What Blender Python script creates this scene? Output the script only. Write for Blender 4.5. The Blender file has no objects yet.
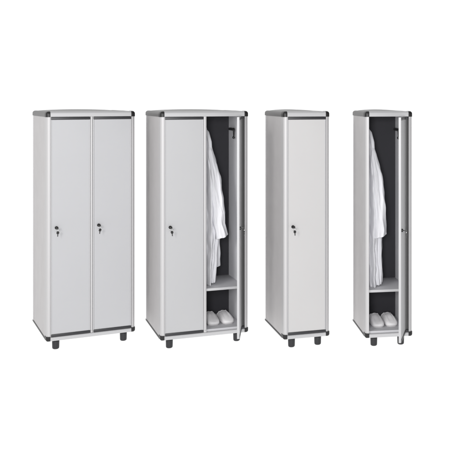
import bpy, bmesh, math, random
from mathutils import Vector, Matrix, noise
R = math.radians
random.seed(7)
scene = bpy.context.scene
COL = scene.collection

# ------------------------------------------------------------ camera
BODY = 1.75            # height of a locker body
FH = 0.065             # height of the feet
cam_d = bpy.data.cameras.new('camera')
cam = bpy.data.objects.new('camera', cam_d); COL.objects.link(cam)
cam.location = (0, 0, 1.9207); cam.rotation_euler = (R(90), 0, 0)
cam_d.sensor_width = 36; cam_d.lens = 905.4655 * 36 / 449
cam_d.shift_x = (224.5 - 362.666) / 449
cam_d.shift_y = (97.75 - 224.5) / 449
cam_d.clip_end = 500
scene.camera = cam

# ------------------------------------------------------------ world: white studio surroundings
w = bpy.data.worlds.new('World'); scene.world = w; w.use_nodes = True
nt = w.node_tree; nt.nodes.clear()
tc = nt.nodes.new('ShaderNodeTexCoord')
sep = nt.nodes.new('ShaderNodeSeparateXYZ')
nt.links.new(tc.outputs['Generated'], sep.inputs[0])
mr = nt.nodes.new('ShaderNodeMapRange'); mr.interpolation_type = 'SMOOTHSTEP'   # surroundings dimmed behind the camera for added contrast, y < 0
mr.inputs['From Min'].default_value = -0.45; mr.inputs['From Max'].default_value = 0.35
mr.inputs['To Min'].default_value = 0.12; mr.inputs['To Max'].default_value = 1.12
nt.links.new(sep.outputs['Y'], mr.inputs['Value'])
mq = nt.nodes.new('ShaderNodeMapRange'); mq.interpolation_type = 'SMOOTHSTEP'   # surroundings darkened on the right to shade the open doors, x > 0
mq.inputs['From Min'].default_value = 0.25; mq.inputs['From Max'].default_value = 0.65
mq.inputs['To Min'].default_value = 1; mq.inputs['To Max'].default_value = 0.04
nt.links.new(sep.outputs['X'], mq.inputs['Value'])
mm = nt.nodes.new('ShaderNodeMath'); mm.operation = 'MULTIPLY'
nt.links.new(mr.outputs[0], mm.inputs[0]); nt.links.new(mq.outputs[0], mm.inputs[1])
ml = nt.nodes.new('ShaderNodeMapRange'); ml.interpolation_type = 'SMOOTHSTEP'   # added glow from beneath, keeps the floor white and shadowless
ml.inputs['From Min'].default_value = 0.0; ml.inputs['From Max'].default_value = -0.03
ml.inputs['To Min'].default_value = 0.0; ml.inputs['To Max'].default_value = 1.12
nt.links.new(sep.outputs['Z'], ml.inputs['Value'])
mx = nt.nodes.new('ShaderNodeMath'); mx.operation = 'MAXIMUM'
nt.links.new(mm.outputs[0], mx.inputs[0]); nt.links.new(ml.outputs[0], mx.inputs[1])
bg = nt.nodes.new('ShaderNodeBackground'); bg.inputs['Color'].default_value = (1, 1, 1, 1)
nt.links.new(mx.outputs[0], bg.inputs['Strength'])
wo = nt.nodes.new('ShaderNodeOutputWorld'); nt.links.new(bg.outputs[0], wo.inputs[0])

# ------------------------------------------------------------ lamps
def area(name, loc, target, size, energy, color=(1, 1, 1)):
    d = bpy.data.lights.new(name, 'AREA'); d.shape = 'RECTANGLE'; d.size, d.size_y = size; d.energy = energy; d.color = color
    o = bpy.data.objects.new(name, d); COL.objects.link(o); o.location = loc
    o.rotation_euler = (Vector(target) - Vector(loc)).to_track_quat('-Z', 'Y').to_euler()
    return o
area('key_softbox', (-4.0, 0.6, 3.2), (-0.8, 7, 1.2), (1.4, 2.2), 175, (1, .985, .97))
area('front_softbox', (-0.4, 0.2, 2.0), (-0.4, 7, 1.0), (1.0, 1.4), 275)

scene.view_settings.view_transform = 'Standard'; scene.view_settings.look = 'None'
scene.view_settings.exposure = 0; scene.view_settings.gamma = 1
scene.render.resolution_x = scene.render.resolution_y = 1024

# ------------------------------------------------------------ materials
def mat(name, col, rough=.45, metal=0.0, bump=0, bscale=400, var=.03, vscale=3, stretch=(1, 1, 1), spec=.5):
    m = bpy.data.materials.new(name); m.use_nodes = True; n = m.node_tree; N = n.nodes; L = n.links
    p = N['Principled BSDF']; p.inputs['Roughness'].default_value = rough; p.inputs['Metallic'].default_value = metal
    p.inputs['Specular IOR Level'].default_value = spec
    t = N.new('ShaderNodeTexCoord'); mp = N.new('ShaderNodeMapping'); mp.inputs['Scale'].default_value = stretch
    L.new(t.outputs['Object'], mp.inputs[0])
    nz = N.new('ShaderNodeTexNoise'); nz.inputs['Scale'].default_value = vscale; nz.inputs['Detail'].default_value = 5
    L.new(mp.outputs[0], nz.inputs['Vector'])
    cr = N.new('ShaderNodeMapRange'); cr.inputs['To Min'].default_value = 1 - var; cr.inputs['To Max'].default_value = 1 + var
    L.new(nz.outputs['Fac'], cr.inputs['Value'])
    mu = N.new('ShaderNodeVectorMath'); mu.operation = 'SCALE'; mu.inputs[0].default_value = col
    L.new(cr.outputs[0], mu.inputs['Scale']); L.new(mu.outputs[0], p.inputs['Base Color'])
    if bump:
        b = N.new('ShaderNodeTexNoise'); b.inputs['Scale'].default_value = bscale; b.inputs['Detail'].default_value = 3
        L.new(mp.outputs[0], b.inputs['Vector'])
        bp = N.new('ShaderNodeBump'); bp.inputs['Strength'].default_value = bump; bp.inputs['Distance'].default_value = .001
        L.new(b.outputs['Fac'], bp.inputs['Height']); L.new(bp.outputs[0], p.inputs['Normal'])
    if name.startswith('door_paint') or name == 'side_paint':
        wv = N.new('ShaderNodeTexNoise'); wv.inputs['Scale'].default_value = 2.2; wv.inputs['Detail'].default_value = 1
        L.new(t.outputs['Object'], wv.inputs['Vector'])
        b2 = N.new('ShaderNodeBump'); b2.inputs['Strength'].default_value = .5; b2.inputs['Distance'].default_value = .005
        L.new(wv.outputs['Fac'], b2.inputs['Height']); L.new(bp.outputs[0], b2.inputs['Normal']); L.new(b2.outputs[0], p.inputs['Normal'])
        sm = N.new('ShaderNodeTexNoise'); sm.inputs['Scale'].default_value = 7; sm.inputs['Detail'].default_value = 6
        L.new(t.outputs['Object'], sm.inputs['Vector'])
        rr = N.new('ShaderNodeMapRange'); rr.inputs['To Min'].default_value = rough - .12; rr.inputs['To Max'].default_value = rough + .12
        L.new(sm.outputs['Fac'], rr.inputs['Value']); L.new(rr.outputs[0], p.inputs['Roughness'])
    return m
M = {
 'door':   mat('door_paint', (.462, .463, .474), .42, bump=.12, bscale=500, var=.015),
 'door_cool': mat('door_paint_cool', (.470, .472, .488), .42, bump=.12, bscale=500, var=.015),
 'door_warm': mat('door_paint_warm', (.535, .527, .528), .42, bump=.12, bscale=500, var=.015),
 'side':   mat('side_paint', (.49, .476, .479), .5, bump=.12, bscale=500, var=.02),
 'post':   mat('corner_profile', (.51, .504, .51), .5, .15, var=.015, stretch=(1, 1, .05), vscale=60),
 'rail':   mat('rail_profile', (.50, .50, .51), .42, .15, var=.015),
 'edge':   mat('edge_profile', (.50, .50, .51), .5, .1, var=.015),
 'top':    mat('top_lid', (.33, .33, .33), .5, var=.02),
 'trim':   mat('grey_trim', (.085, .082, .082), .42, var=.08, vscale=20, bump=.2),
 'cap':    mat('cap_plastic', (.018, .0175, .018), .4, var=.15, vscale=40, bump=.2, spec=.35),
 'strip':  mat('strip_plastic', (.028, .028, .032), .45, var=.1),
 'lining': mat('dark_lining', (.027, .0265, .032), .6, var=.06, spec=.25),
 'inner':  mat('inner_wall', (.86, .86, .89), .5, var=.02),
 'shelf':  mat('shelf_board', (.54, .54, .56), .5, var=.02),
 'foot':   mat('foot_rubber', (.016, .016, .019), .45, var=.2, vscale=60, bump=.3),
 'hook':   mat('black_hook', (.012, .012, .013), .3, var=.1),
 'lock':   mat('lock_black', (.012, .012, .012), .3, var=.1),
 'chrome': mat('key_metal', (.45, .45, .45), .25, 1, var=.05),
 'cloth':  mat('white_cotton', (.80, .80, .83), .9, bump=.5, bscale=900, var=.02, spec=.15),
 'shoe':   mat('white_slipper', (.76, .75, .76), .6, bump=.3, bscale=300, var=.03),
 'sole':   mat('slipper_sole', (.55, .54, .55), .7, var=.05),
}
fm = bpy.data.materials.new('white_backlit_floor'); fm.use_nodes = True; n = fm.node_tree; n.nodes.clear()  # made translucent so light from beneath wipes out contact shadows
tr = n.nodes.new('ShaderNodeBsdfTranslucent'); tr.inputs['Color'].default_value = (.98, .98, .98, 1)
o_ = n.nodes.new('ShaderNodeOutputMaterial'); n.links.new(tr.outputs[0], o_.inputs[0])

# ------------------------------------------------------------ helpers
def tag(o, label=None, cat=None, group=None, kind=None):
    for k, v in (('label', label), ('category', cat), ('group', group), ('kind', kind)):
        if v: o[k] = v
    return o
def empty(name, loc=(0, 0, 0), rz=0):
    o = bpy.data.objects.new(name, None); COL.objects.link(o); o.location = loc; o.rotation_euler = (0, 0, rz)
    o.empty_display_size = .05
    return o
def build(name, bm, m, parent=None, smooth=False, loc=None, rz=0):
    bmesh.ops.recalc_face_normals(bm, faces=bm.faces)
    me = bpy.data.meshes.new(name); bm.to_mesh(me); bm.free()
    me.materials.append(m)
    if smooth:
        for p in me.polygons: p.use_smooth = True
        if smooth != 'all': me.set_sharp_from_angle(angle=R(smooth if smooth is not True else 35))
    o = bpy.data.objects.new(name, me); COL.objects.link(o); o.parent = parent
    if loc: o.location = loc
    o.rotation_euler = (0, 0, rz)
    return o
def box(bm, x0, x1, y0, y1, z0, z1, bev=0, pick=None, seg=3):
    r = bmesh.ops.create_cube(bm, size=1)
    vs = r['verts']
    for v in vs:
        v.co = Vector((x0 if v.co.x < 0 else x1, y0 if v.co.y < 0 else y1, z0 if v.co.z < 0 else z1))
    if bev:
        es = list({e for v in vs for e in v.link_edges})
        if pick:
            c = Vector(((x0 + x1) / 2, (y0 + y1) / 2, (z0 + z1) / 2))
            es = [e for e in es if pick((e.verts[0].co + e.verts[1].co) / 2 - c, e.verts[1].co - e.verts[0].co)]
        bmesh.ops.bevel(bm, geom=es, offset=bev, segments=seg, profile=.5, affect='EDGES', clamp_overlap=True)
    return vs
def B(name, dims, m, parent, bev=.0015, pick=None, seg=2):
    bm = bmesh.new(); box(bm, *dims, bev=bev, pick=pick, seg=seg)
    return build(name, bm, m, parent, smooth=True)
def tube(bm, pts, r, n=12):
    pts = [Vector(p) for p in pts]; rings = []
    up = Vector((.31, .17, .93))
    for i, p in enumerate(pts):
        d = (pts[min(i + 1, len(pts) - 1)] - pts[max(i - 1, 0)]).normalized()
        a = d.cross(up).normalized(); b = d.cross(a)
        rr = r[i] if isinstance(r, (list, tuple)) else r
        rings.append([bm.verts.new(p + (a * math.cos(t) + b * math.sin(t)) * rr) for t in [2 * math.pi * k / n for k in range(n)]])
    loft(bm, rings)
def loft(bm, rings):
    n = len(rings[0])
    for A, C in zip(rings, rings[1:]):
        for k in range(n): bm.faces.new((A[k], A[(k + 1) % n], C[(k + 1) % n], C[k]))
    bm.faces.new(rings[0]); bm.faces.new(rings[-1])
def lathe(bm, prof, c=(0, 0, 0), n=28, axis='z', flute=0):
    rings = []
    for r, h in prof:
        ring = []
        for k in range(n):
            t = 2 * math.pi * k / n; q = r * (1 - (flute if k % 2 else 0))
            p = (q * math.cos(t), q * math.sin(t), h) if axis == 'z' else (q * math.cos(t), h, q * math.sin(t))
            ring.append(bm.verts.new(Vector(c) + Vector(p)))
        rings.append(ring)
    loft(bm, rings)
def lerp(tab, t):
    if t <= tab[0][0]: return tab[0][1]
    for (a, x), (b, y) in zip(tab, tab[1:]):
        if t <= b:
            s = (t - a) / (b - a)
            return x + (y - x) * s
    return tab[-1][1]

# ------------------------------------------------------------ setting
bm = bmesh.new(); bmesh.ops.create_grid(bm, x_segments=2, y_segments=2, size=60)
fl = build('floor', bm, fm, loc=(0, 0, -.010)); tag(fl, kind='structure')

# ------------------------------------------------------------ lockers
Z0, Z1 = FH, FH + BODY
PX, PY = .028, .085         # front corner profile
ZD0, ZD1 = Z0 + .031, Z1 - .041   # door bottom and top

def make_door(root, width, hinge, angle=0, paint='door'):
    """door mesh in its own frame: origin at the hinge, door runs to -x, outer face at y=0"""
    dr = empty('door'); dr.parent = root; dr.location = hinge; dr.rotation_euler = (0, 0, angle)
    W = width
    B('door_panel', (-W + .0093, -.0093, .0002, .018, ZD0 + .0225, ZD1 - .0225), M[paint], dr, bev=0)
    for s in (0, 1):
        x0 = -W if s else -.009
        B('edge_profile', (x0, x0 + .009, -.0005, .0185, ZD0, ZD1), M['edge'], dr, bev=.003, pick=lambda c, d: abs(d.z) > .5 and c.y < 0, seg=3)
    # dark plastic strips along the door's top and bottom
    for z in (ZD0, ZD1 - .022):
        B('end_strip', (-W + .003, -.0005, -.003, .0180, z + (.0005 if z == ZD0 else 0), z + .0215), M['strip'], dr, bev=.002)
    lk = bmesh.new(); zl = .928; xl = -W + .043
    lathe(lk, [(.0125, .001), (.0125, -.008), (.0105, -.010), (.003, -.010), (.003, -.008)], (xl, 0, zl), axis='y')
    build('lock', lk, M['lock'], dr, smooth=True)
    k = bmesh.new(); box(k, xl - .0012, xl + .0012, -.024, -.0085, zl - .004, zl + .004, .0004)
    tube(k, [(xl + .009 * math.cos(t), -.031 + 0 * t, zl + .009 * math.sin(t)) for t in [i * math.pi / 8 for i in range(17)]], .0016, 6)
    box(k, xl - .008, xl + .008, -.0325, -.0295, zl - .007, zl + .007, .002)
    box(k, xl - .0012, xl + .0012, -.0300, -.0235, zl - .004, zl + .004, .0004)
    build('key', k, M['lock'], dr, smooth=True)
    k = bmesh.new(); c = Vector((xl + .004, -.034, zl - .016)); sw = random.uniform(-.006, .007)
    tube(k, [c + Vector((.011 * math.cos(t), 0, .011 * math.sin(t))) for t in [i * math.pi / 10 for i in range(21)]], .0011, 6)
    build('key_ring', k, M['chrome'], dr, smooth=True)
    k = bmesh.new(); lathe(k, [(.001, -.0375), (.0080, -.0375), (.0098, -.036), (.0098, -.033), (.0080, -.0315), (.001, -.0315)], (xl + .006, 0, zl - .034), axis='y')
    box(k, xl + .0035, xl + .0095, -.0355, -.0325, zl - .058, zl - .044, .0008)
    for v in k.verts:   # longer than wide
        v.co.z = zl - .034 + (v.co.z - zl + .034) * 1.2; v.co.x += sw * (zl - .016 - v.co.z) / .03
    build('spare_key', k, M['lock'], dr, smooth=True)
    return dr

def make_hook(root, xw, sx, y, z):
    bm = bmesh.new()
    box(bm, min(xw, xw + sx * .005), max(xw, xw + sx * .005), y - .020, y + .012, z - .010, z + .012, .002)
    x = xw + sx * .004; k = sx * .016
    tube(bm, [(x, y, z), (x + k * .7, y - .012, z + .002), (x + k, y - .04, z + .003), (x + k, y - .165, z + .002)], .0115, 10)
    tube(bm, [(x + k, y - .158, z + .006), (x + k, y - .171, z - .004), (x + k, y - .171, z - .045), (x + k, y - .165, z - .060)], [.0115, .0085, .0055, .0055], 10)
    bmesh.ops.create_uvsphere(bm, u_segments=14, v_segments=10, radius=.011, matrix=Matrix.Translation((x + k, y - .165, z - .064)))
    return build('coat_hook', bm, M['hook'], root, smooth=True)

def make_locker(name, loc, rz, W, D, YB, n, open_last, paint='door', dv=.011):
    """local frame: x along the front, y into the depth, front-left corner at the origin"""
    # D is the outer depth, YB where the dark back lining stands
    root = empty(name, loc, rz)
    xa, xb = 0, W
    openings = [(PX, W - PX)] if n == 1 else [(PX, W / 2 - dv), (W / 2 + dv, W - PX)]
    # corner profiles
    for s in (0, 1):
        x0, x1 = (xa, xa + PX) if s == 0 else (xb - PX, xb)
        B('corner_post', (x0, x1, 0, PY, Z0 + .036, Z1 - .041), M['post'], root, bev=.024,
          pick=lambda c, d, s=s: abs(d.z) > .5 and c.y < 0 and (c.x < 0) == (s == 0), seg=8)
        B('corner_post', (x0, x1, D - .045, D, Z0 + .016, Z1 - .041), M['post'], root, bev=.024,
          pick=lambda c, d, s=s: abs(d.z) > .5 and c.y > 0 and (c.x < 0) == (s == 0), seg=8)
        xo = (xa + .003, xa + .018) if s == 0 else (xb - .018, xb - .003)
        B('side_panel', (xo[0], xo[1], PY + .0005, D - .0455, Z0 + .016, Z1 - .041), M['side'], root, bev=0)
        # top trim along the side, corner caps, thin bottom trim
        xt = (xa - .001, xa + .030) if s == 0 else (xb - .030, xb + .001)
        B('top_trim', (xt[0], xt[1], .0725, D, Z1 - .040, Z1), M['trim'], root, bev=.020,
          pick=lambda c, d, s=s: c.z > 0 and ((abs(d.y) > .01 and (c.x < 0) == (s == 0)) or (c.y > 0 and abs(d.x) > .01)), seg=5)
        bm = bmesh.new()
        xc = (xa - .003, xa + PX + .001) if s == 0 else (xb - PX - .001, xb + .003)
        box(bm, xc[0], xc[1], -.003, .072, Z1 - .042, Z1 + .002, .021,
            pick=lambda c, d, s=s: (c.z > 0 and ((c.x < 0) == (s == 0)) and abs(d.y) > .01) or (c.z > 0 and c.y < 0 and abs(d.x) > .01) or (abs(d.z) > .01 and c.y < 0 and ((c.x < 0) == (s == 0))), seg=5)
        build('corner_cap', bm, M['cap'], root, smooth=True)
        bm = bmesh.new()
        box(bm, xc[0], xc[1], -.003, .062, Z0 - .002, Z0 + .035, .017,
            pick=lambda c, d, s=s: (c.z < 0 and ((c.x < 0) == (s == 0)) and abs(d.y) > .01) or (c.z < 0 and c.y < 0 and abs(d.x) > .01) or (abs(d.z) > .01 and c.y < 0 and ((c.x < 0) == (s == 0))), seg=5)
        build('corner_cap', bm, M['cap'], root, smooth=True)
        B('bottom_trim', (xt[0], xt[1], .0625, D, Z0, Z0 + .015), M['cap'], root, bev=.004,
          pick=lambda c, d, s=s: abs(d.y) > .01 and (c.x < 0) == (s == 0))
        # light inner wall
        xi = (xa + .0185, xa + PX) if s == 0 else (xb - PX, xb - .0185)
        B('inner_wall', (xi[0], xi[1], PY + .0005, YB, Z0 + .031, Z1 - .041), M['inner'], root, bev=0)
    # front rails
    B('top_rail', (xa + PX + .0015, xb - PX - .0015, 0, .060, Z1 - .040, Z1 + .001), M['rail'], root, bev=.016,
      pick=lambda c, d: c.z > 0 and c.y < 0 and abs(d.x) > .01, seg=6)
    B('bottom_rail', (xa + PX + .0015, xb - PX - .0015, 0, .060, Z0, Z0 + .030), M['rail'], root, bev=.006,
      pick=lambda c, d: c.y < 0 and abs(d.x) > .01, seg=3)
    # crowned lid
    bm = bmesh.new(); nx, ny = 24, 16; x0, x1, y0, y1 = xa + .031, xb - .031, .020, D - .004
    sm = lambda t: (lambda q: q * q * (3 - 2 * q))(max(0, min(1, t)))
    g = [[bm.verts.new((x0 + (x1 - x0) * i / nx, y0 + (y1 - y0) * j / ny,
          Z1 - .002 + .011 * math.sin(math.pi * i / nx) ** .7 * sm((y1 - y0) * j / ny / .30))) for i in range(nx + 1)] for j in range(ny + 1)]
    for j in range(ny):
        for i in range(nx): bm.faces.new((g[j][i], g[j][i + 1], g[j + 1][i + 1], g[j + 1][i]))
    e = bmesh.ops.extrude_face_region(bm, geom=bm.faces[:])
    for v in [v for v in e['geom'] if isinstance(v, bmesh.types.BMVert)]: v.co.z = Z1 - .038
    build('top_lid', bm, M['top'], root, smooth=50)
    # base board, shelf(s), back
    B('base_board', (xa + PX + .0005, xb - PX - .0005, .0195, YB, Z0 + .0305, Z0 + .048), M['shelf'], root, bev=.001)
    B('base_board', (xa + PX + .0005, xb - PX - .0005, .0605, YB, Z0 + .001, Z0 + .030), M['cap'], root, bev=.001)
    B('back_panel', (xa + PX + .0005, xb - PX - .0005, YB + .0005, D - .003, Z0 + .001, Z1 - .042), M['lining'], root, bev=0)
    n = len(openings)
    for i, (a, b) in enumerate(openings):
        if i < n - 1:
            B('divider', (b, openings[i + 1][0], .0015, YB, Z0 + .0485, Z1 - .041), M['post'], root, bev=.003, pick=lambda c, d: c.y < 0 and abs(d.z) > .5)
            B('divider_foot', (b, openings[i + 1][0], .0015, .0190, Z0 + .031, Z0 + .0480), M['post'], root, bev=.002)
        B('shelf', (a + .001, b - .001, .022, YB, .413, .431), M['shelf'], root, bev=.0015).data.materials[0] = M['shelf']
        B('shelf_edge', (a + .001, b - .001, .017, .0215, .412, .4315), M['edge'], root, bev=.0015)
        make_hook(root, b, -1, .435, 1.660)
        make_hook(root, a, 1, .435, 1.660)
        opened = open_last and i == n - 1
        if opened:
            # dark strip added to shade the gap beside the swung-out door
            B('hinge_gap_shade', (b - .026, b - .001, .012, .070, Z0 + .050, Z1 - .0415), M['hinge'], root, bev=.006, pick=lambda c, d: c.y < 0 and abs(d.z) > .5, seg=4)
            B('end_plate', (b - .026, b - .001, -.001, .0185, ZD0 + .001, ZD0 + .019), M['strip'], root)
            B('end_plate', (b - .026, b - .001, -.001, .0185, ZD1 - .022, ZD1 - .001), M['strip'], root)
            make_door(root, (b - a) - .004, (b - .027, -.002, 0), R(open_last), paint)
        else:
            make_door(root, (b - a) - .004, (b - .002, 0, 0), 0, paint)
    for y, q in ((.062, .078), (D - .13, .11)):
        for x in (xa + q, xb - q):
            bm = bmesh.new()
            lathe(bm, [(.004, -.010), (.019, -.010), (.025, -.005), (.0265, .004), (.0275, .045), (.0275, .052), (.022, .053), (.022, .0655)], (x, y, 0), n=32, flute=.035)
            build('foot', bm, M['foot'], root, smooth=True)
    return root
M['hinge'] = mat('hinge_gap_shade', (.09, .09, .09), .4, .3, var=.05)  # dark tone standing in for shade between post and open door

XO = -.0065                      # corner rounding sits outside the fitted corner
def place(X, Z, a):
    return (X * BODY + XO * math.cos(a), Z * BODY + XO * math.sin(a), 0), a
loc1, r1 = place(-1.3695, 3.9316, .4837)
loc2, r2 = place(-.8777, 3.9488, .3944)
loc3, r3 = place(-.3427, 3.9661, .3303)
loc4, r4 = place(.0161, 3.9920, .1885)
L1 = make_locker('double_locker', loc1, r1, .672, .731, .52, 2, 0, 'door_cool', .008)
tag(L1, 'wide light grey locker with two closed doors, a lock on each', 'locker', 'two-door lockers')
L2 = make_locker('double_locker', loc2, r2, .688, .697, .51, 2, 72.2)
tag(L2, 'wide two-door locker with its right door open on a white coat and slippers', 'locker', 'two-door lockers')
L3 = make_locker('single_locker', loc3, r3, .367, .644, .50, 1, 0, 'door_warm')
tag(L3, 'narrow light grey locker with its only door closed', 'locker', 'one-door lockers')
L4 = make_locker('single_locker', loc4, r4, .371, .556, .47, 1, 70.6)
tag(L4, 'narrow one-door locker standing open with a white coat and slippers inside', 'locker', 'one-door lockers')

def world_of(root_loc, a, p):
    return (root_loc[0] + p[0] * math.cos(a) - p[1] * math.sin(a), root_loc[1] + p[0] * math.sin(a) + p[1] * math.cos(a), p[2])

# ------------------------------------------------------------ lab coats
def cloth_loft(z0, z1, left, right, yc, dep, folds, seed, n=120, rows=150, hem=None):
    bm = bmesh.new(); rings = []
    for r in range(rows + 1):
        z = z1 + (z0 - z1) * r / rows; t = r / rows
        l, q, y, d = lerp(left, -z), lerp(right, -z), lerp(yc, -z), lerp(dep, -z)
        a = (q - l) / 2; c = (q + l) / 2; ring = []
        for k in range(n):
            th = 2 * math.pi * k / n
            cx, sy = math.cos(th), math.sin(th)
            env = min(1, t * 2.2 + .25)
            f = 0
            for (kk, am, ph, tw) in folds:
                f += am * math.sin(kk * th + ph + tw * t + .6 * noise.noise(Vector((seed, kk, z * 2))))
            f *= env
            nz = noise.noise(Vector((cx * 2.2 + seed, sy * 2.2, z * 5))) * .16 + noise.noise(Vector((cx * 4.5 + seed, sy * 4.5, z * 11 + cx * 3))) * .085 + noise.noise(Vector((cx * 9 + seed, sy * 9, z * 26 - cx * 5))) * .035
            m = 1 + (f + nz) * (.35 + .65 * abs(sy))
            px = c + a * cx * (1 + .25 * (m - 1)) + .006 * noise.noise(Vector((seed, cx * 2, z * 13))) * min(1, t * 5); py = y + d * sy * m
            pz = z
            if hem and r > rows - 12: pz += hem(px, py) * (r - rows + 12) / 12
            ring.append(bm.verts.new((px, py, pz)))
        rings.append(ring)
    # turned-in hem
    last = rings[-1]; cc = sum((v.co for v in last), Vector()) / n
    inner = [bm.verts.new(cc + (v.co - cc) * Vector((.72, .72, 1)).x) for v in last]
    deep = [bm.verts.new(v.co + Vector((0, 0, .03))) for v in inner]
    rings += [inner, deep]
    loft(bm, rings)
    return bm

def neg(tab): return [(-z, v) for z, v in tab]
def make_coat(rloc, a, x0, body_r, slv_r, back_r, label, seed, cuff_z, back_z, hem_z, hang):
    root = empty('lab_coat', world_of(rloc, a, (hang[0], hang[1], hem_z)), a)
    inv = Vector((hang[0], hang[1], hem_z))
    def put(name, bm):
        for v in bm.verts: v.co -= inv
        return build(name, bm, M['cloth'], root, smooth='all')
    left = neg([(1.70, hang[0] - .012), (1.66, hang[0] - .022), (1.5, x0 + .012), (1.2, x0 + .006), (.4, x0 + .006)])
    body = cloth_loft(hem_z, 1.695, left, neg(body_r), neg([(1.7, hang[1]), (1.3, hang[1] - .03), (.4, hang[1] - .04)]),
                      neg([(1.7, .012), (1.6, .05), (1.4, .10), (1.0, .12), (.4, .14)]),
                      [(7, .14, .4, 1.5), (13, .085, 1.3, -2), (4, .12, 2, 1)], seed,
                      hem=lambda x, y: -.10 * (x - hang[0]) * 0 + .18 * (x - x0 - .08))
    put('coat_body', body)
    w = .042
    zt = slv_r[0][0]; sl = [(z, x - .012 - 2 * w * min(1, (zt - z) / .30) ** .6) for z, x in slv_r]
    s = cloth_loft(cuff_z, 1.56, neg(sl), neg(slv_r), neg([(1.6, hang[1] - .07), (1.3, hang[1] - .135), (.8, hang[1] - .165)]),
                   neg([(1.56, .004), (1.5, .03), (1.4, .045), (.8, .055)]), [(3, .14, 1, 5), (5, .10, 2.2, -6), (9, .05, 0, 9)], seed + 5,
                   hem=lambda x, y: .35 * (x - slv_r[-1][1] + .05))
    put('sleeve', s)
    if back_r:
        s = cloth_loft(back_z, 1.45, neg([(z, x - .085) for z, x in back_r]), neg(back_r), neg([(1.6, hang[1]), (.5, hang[1] + .02)]),
                       neg([(1.6, .03), (.5, .05)]), [(3, .12, .3, 4), (6, .08, 1, -3)], seed + 9, hem=lambda x, y: .1 * (x - .5))
        put('sleeve', s)
    # collar folded over near the loop, and the loop itself
    c = bmesh.new()
    tube(c, [(hang[0] - .016, hang[1] - .02, 1.688), (hang[0] + .006, hang[1] - .055, 1.64), (hang[0] + .018, hang[1] - .085, 1.565), (hang[0] + .024, hang[1] - .105, 1.45), (hang[0] + .02, hang[1] - .118, 1.30)], [.006, .014, .016, .012, .004], 14)
    put('collar', c)
    c = bmesh.new(); hx = x0 + .032
    tube(c, [(hang[0], hang[1], 1.685), (hang[0] * .5 + hx * .5, hang[1], 1.70), (hx, hang[1], 1.669), (hx - .003, hang[1] + .004, 1.66)], .002, 6)
    put('hanging_loop', c)
    tag(root, label, 'coat', 'white coats hanging in the open lockers')
    return root
o = .012   # measured from the fitted corner
make_coat(loc2, r2, .355,
          [(1.70, .414 + o - .005), (1.685, .408 + o), (1.498, .459 + o), (1.291, .508 + o), (1.172, .515 + o), (1.0, .520 + o), (.82, .500 + o), (.70, .488 + o), (.44, .466 + o)],
          [(1.56, .420 + o), (1.498, .440 + o), (1.291, .492 + o), (1.172, .506 + o), (1.008, .525 + o), (.92, .524 + o), (.85, .540 + o), (.82, .547 + o)],
          [(1.45, .46 + o), (1.2, .50 + o), (.8, .522 + o), (.545, .527 + o)],
          'white lab coat hanging in the wide open locker, wide cuff turned out', 3, .812, .548, .442, (.40 + o, .30))
make_coat(loc4, r4, .028,
          [(1.70, .074 + o), (1.685, .070 + o), (1.444, .131 + o), (1.319, .162 + o), (1.167, .176 + o), (.943, .185 + o), (.85, .172 + o), (.70, .168 + o), (.45, .172 + o)],
          [(1.56, .090 + o), (1.444, .123 + o), (1.319, .154 + o), (1.167, .171 + o), (.943, .184 + o), (.87, .184 + o), (.82, .180 + o)],
          None,
          'white lab coat hanging straight in the narrow single locker', 21, .828, 0, .436, (.068 + o, .30))

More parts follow.
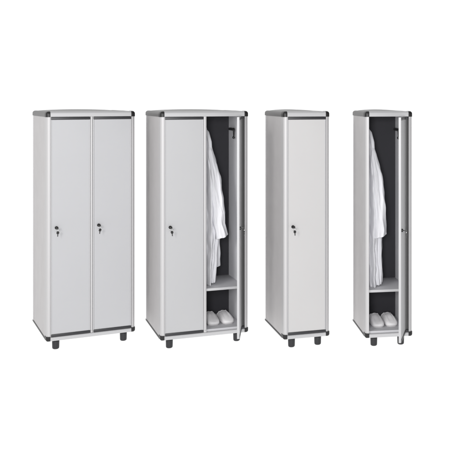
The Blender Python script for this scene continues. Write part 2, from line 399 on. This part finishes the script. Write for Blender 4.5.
# ------------------------------------------------------------ slippers
def make_slipper(rloc, a, x, y, turn, label, seed, group):
    """mule with closed toe; toe towards -y, origin at the sole's centre"""
    root = empty('slipper', world_of(rloc, a, (x, y, Z0 + .0485)), a + turn)
    def outline(t):  # t 0 toe .. 1 heel -> half width
        return .046 * min(1, (1 - (1 - max(0, t) / .17) ** 2.6) ** (1 / 2.6) if t < .17 else 1) * (1 - .10 * max(0, min(1, (t - .3) / .4))) * ((1 - max(0, (t - .88) / .12) ** 2) ** .5 if t < 1 else 0)
    Ls = .265; n = 26; bm = bmesh.new(); rings = []
    # sole, then upper
    for z, k in ((0, .94), (.004, 1), (.016, 1), (.020, .97)):
        pts = []
        T = [(.5 - .5 * math.cos(math.pi * i / n)) for i in range(n + 1)]
        for t in T: pts.append((outline(t) * k, -Ls / 2 + t * Ls * (1) + (1 - k) * .1 * (0.5 - t) * .5, z))
        for t in reversed(T[1:-1]): pts.append((-outline(t) * k, -Ls / 2 + t * Ls + (1 - k) * .1 * (0.5 - t) * .5, z))
        rings.append([bm.verts.new(p) for p in pts])
    loft(bm, rings)
    build('sole', bm, M['sole'], root, smooth=True)
    # upper: arched shell over the front two thirds
    bm = bmesh.new(); m = 44; rows = 26; outer, inner = [], []
    for j in range(rows + 1):
        t = .0006 + .70 * (j / rows) ** 1.5
        hw = outline(t) + .0025 * min(1, t * 20)
        hgt = .025 + .002 * min(1, t * 12) + .050 * math.sin(min(1, t / .62) * math.pi / 2) ** .8
        for dst, sh in ((outer, 0), (inner, .004)):
            row = []
            for i in range(m + 1):
                u = math.pi * i / m
                rid = 1 + .030 * math.sin(u * 11 + seed) * min(1, t * 5) + .03 * noise.noise(Vector((u * 1.5, t * 6, seed * 3.1)))
                row.append(bm.verts.new((max(0, hw - sh) * math.copysign(abs(math.cos(u)) ** .7, math.cos(u)), -Ls / 2 + t * Ls - .004 * (1 - min(1, t * 4)) + sh * 1.3 + .030 * math.sin(u) * (j / rows) ** 3 * -1,
                                         .012 + (hgt - .012 - sh) * math.sin(u) ** .52 * rid)))
            dst.append(row)
    for S in (outer, inner):
        for j in range(rows):
            for i in range(m): bm.faces.new((S[j][i], S[j][i + 1], S[j + 1][i + 1], S[j + 1][i]))
    for i in range(m):
        bm.faces.new((outer[-1][i], outer[-1][i + 1], inner[-1][i + 1], inner[-1][i]))
    bm.faces.new(outer[0]); bm.faces.new(inner[0])
    band = [v.co.copy() for v in outer[-1]]
    build('upper', bm, M['shoe'], root, smooth='all')
    bm = bmesh.new()
    tube(bm, [v for v in band], .0022, 8); build('binding', bm, M['shoe'], root, smooth=True)
    # padded insole
    bm = bmesh.new(); rings = []
    for z, k in ((.0205, .90), (.024, .88), (.025, .8)):
        pts = []
        for t in T: pts.append((outline(t) * k, (-Ls / 2 + t * Ls) * k, z))
        for t in reversed(T[1:-1]): pts.append((-outline(t) * k, (-Ls / 2 + t * Ls) * k, z))
        rings.append([bm.verts.new(p) for p in pts])
    loft(bm, rings); build('insole', bm, M['shoe'], root, smooth=True)
    tag(root, label, 'slipper', group)
g2, g4 = 'slippers in the two-door locker', 'slippers in the single locker'
make_slipper(loc2, r2, .428 + o, .245, R(2), 'left white slipper of the pair in the wide locker, beside the divider', 1, g2)
make_slipper(loc2, r2, .540 + o, .245, R(5), 'right white slipper of the pair in the wide locker, by the light inner wall', 2, g2)
make_slipper(loc4, r4, .112 + o, .240, R(3), 'left white slipper of the pair in the narrow locker', 3, g4)
make_slipper(loc4, r4, .218 + o, .250, R(5), 'right white slipper of the pair in the narrow locker, next to the open door', 4, g4)
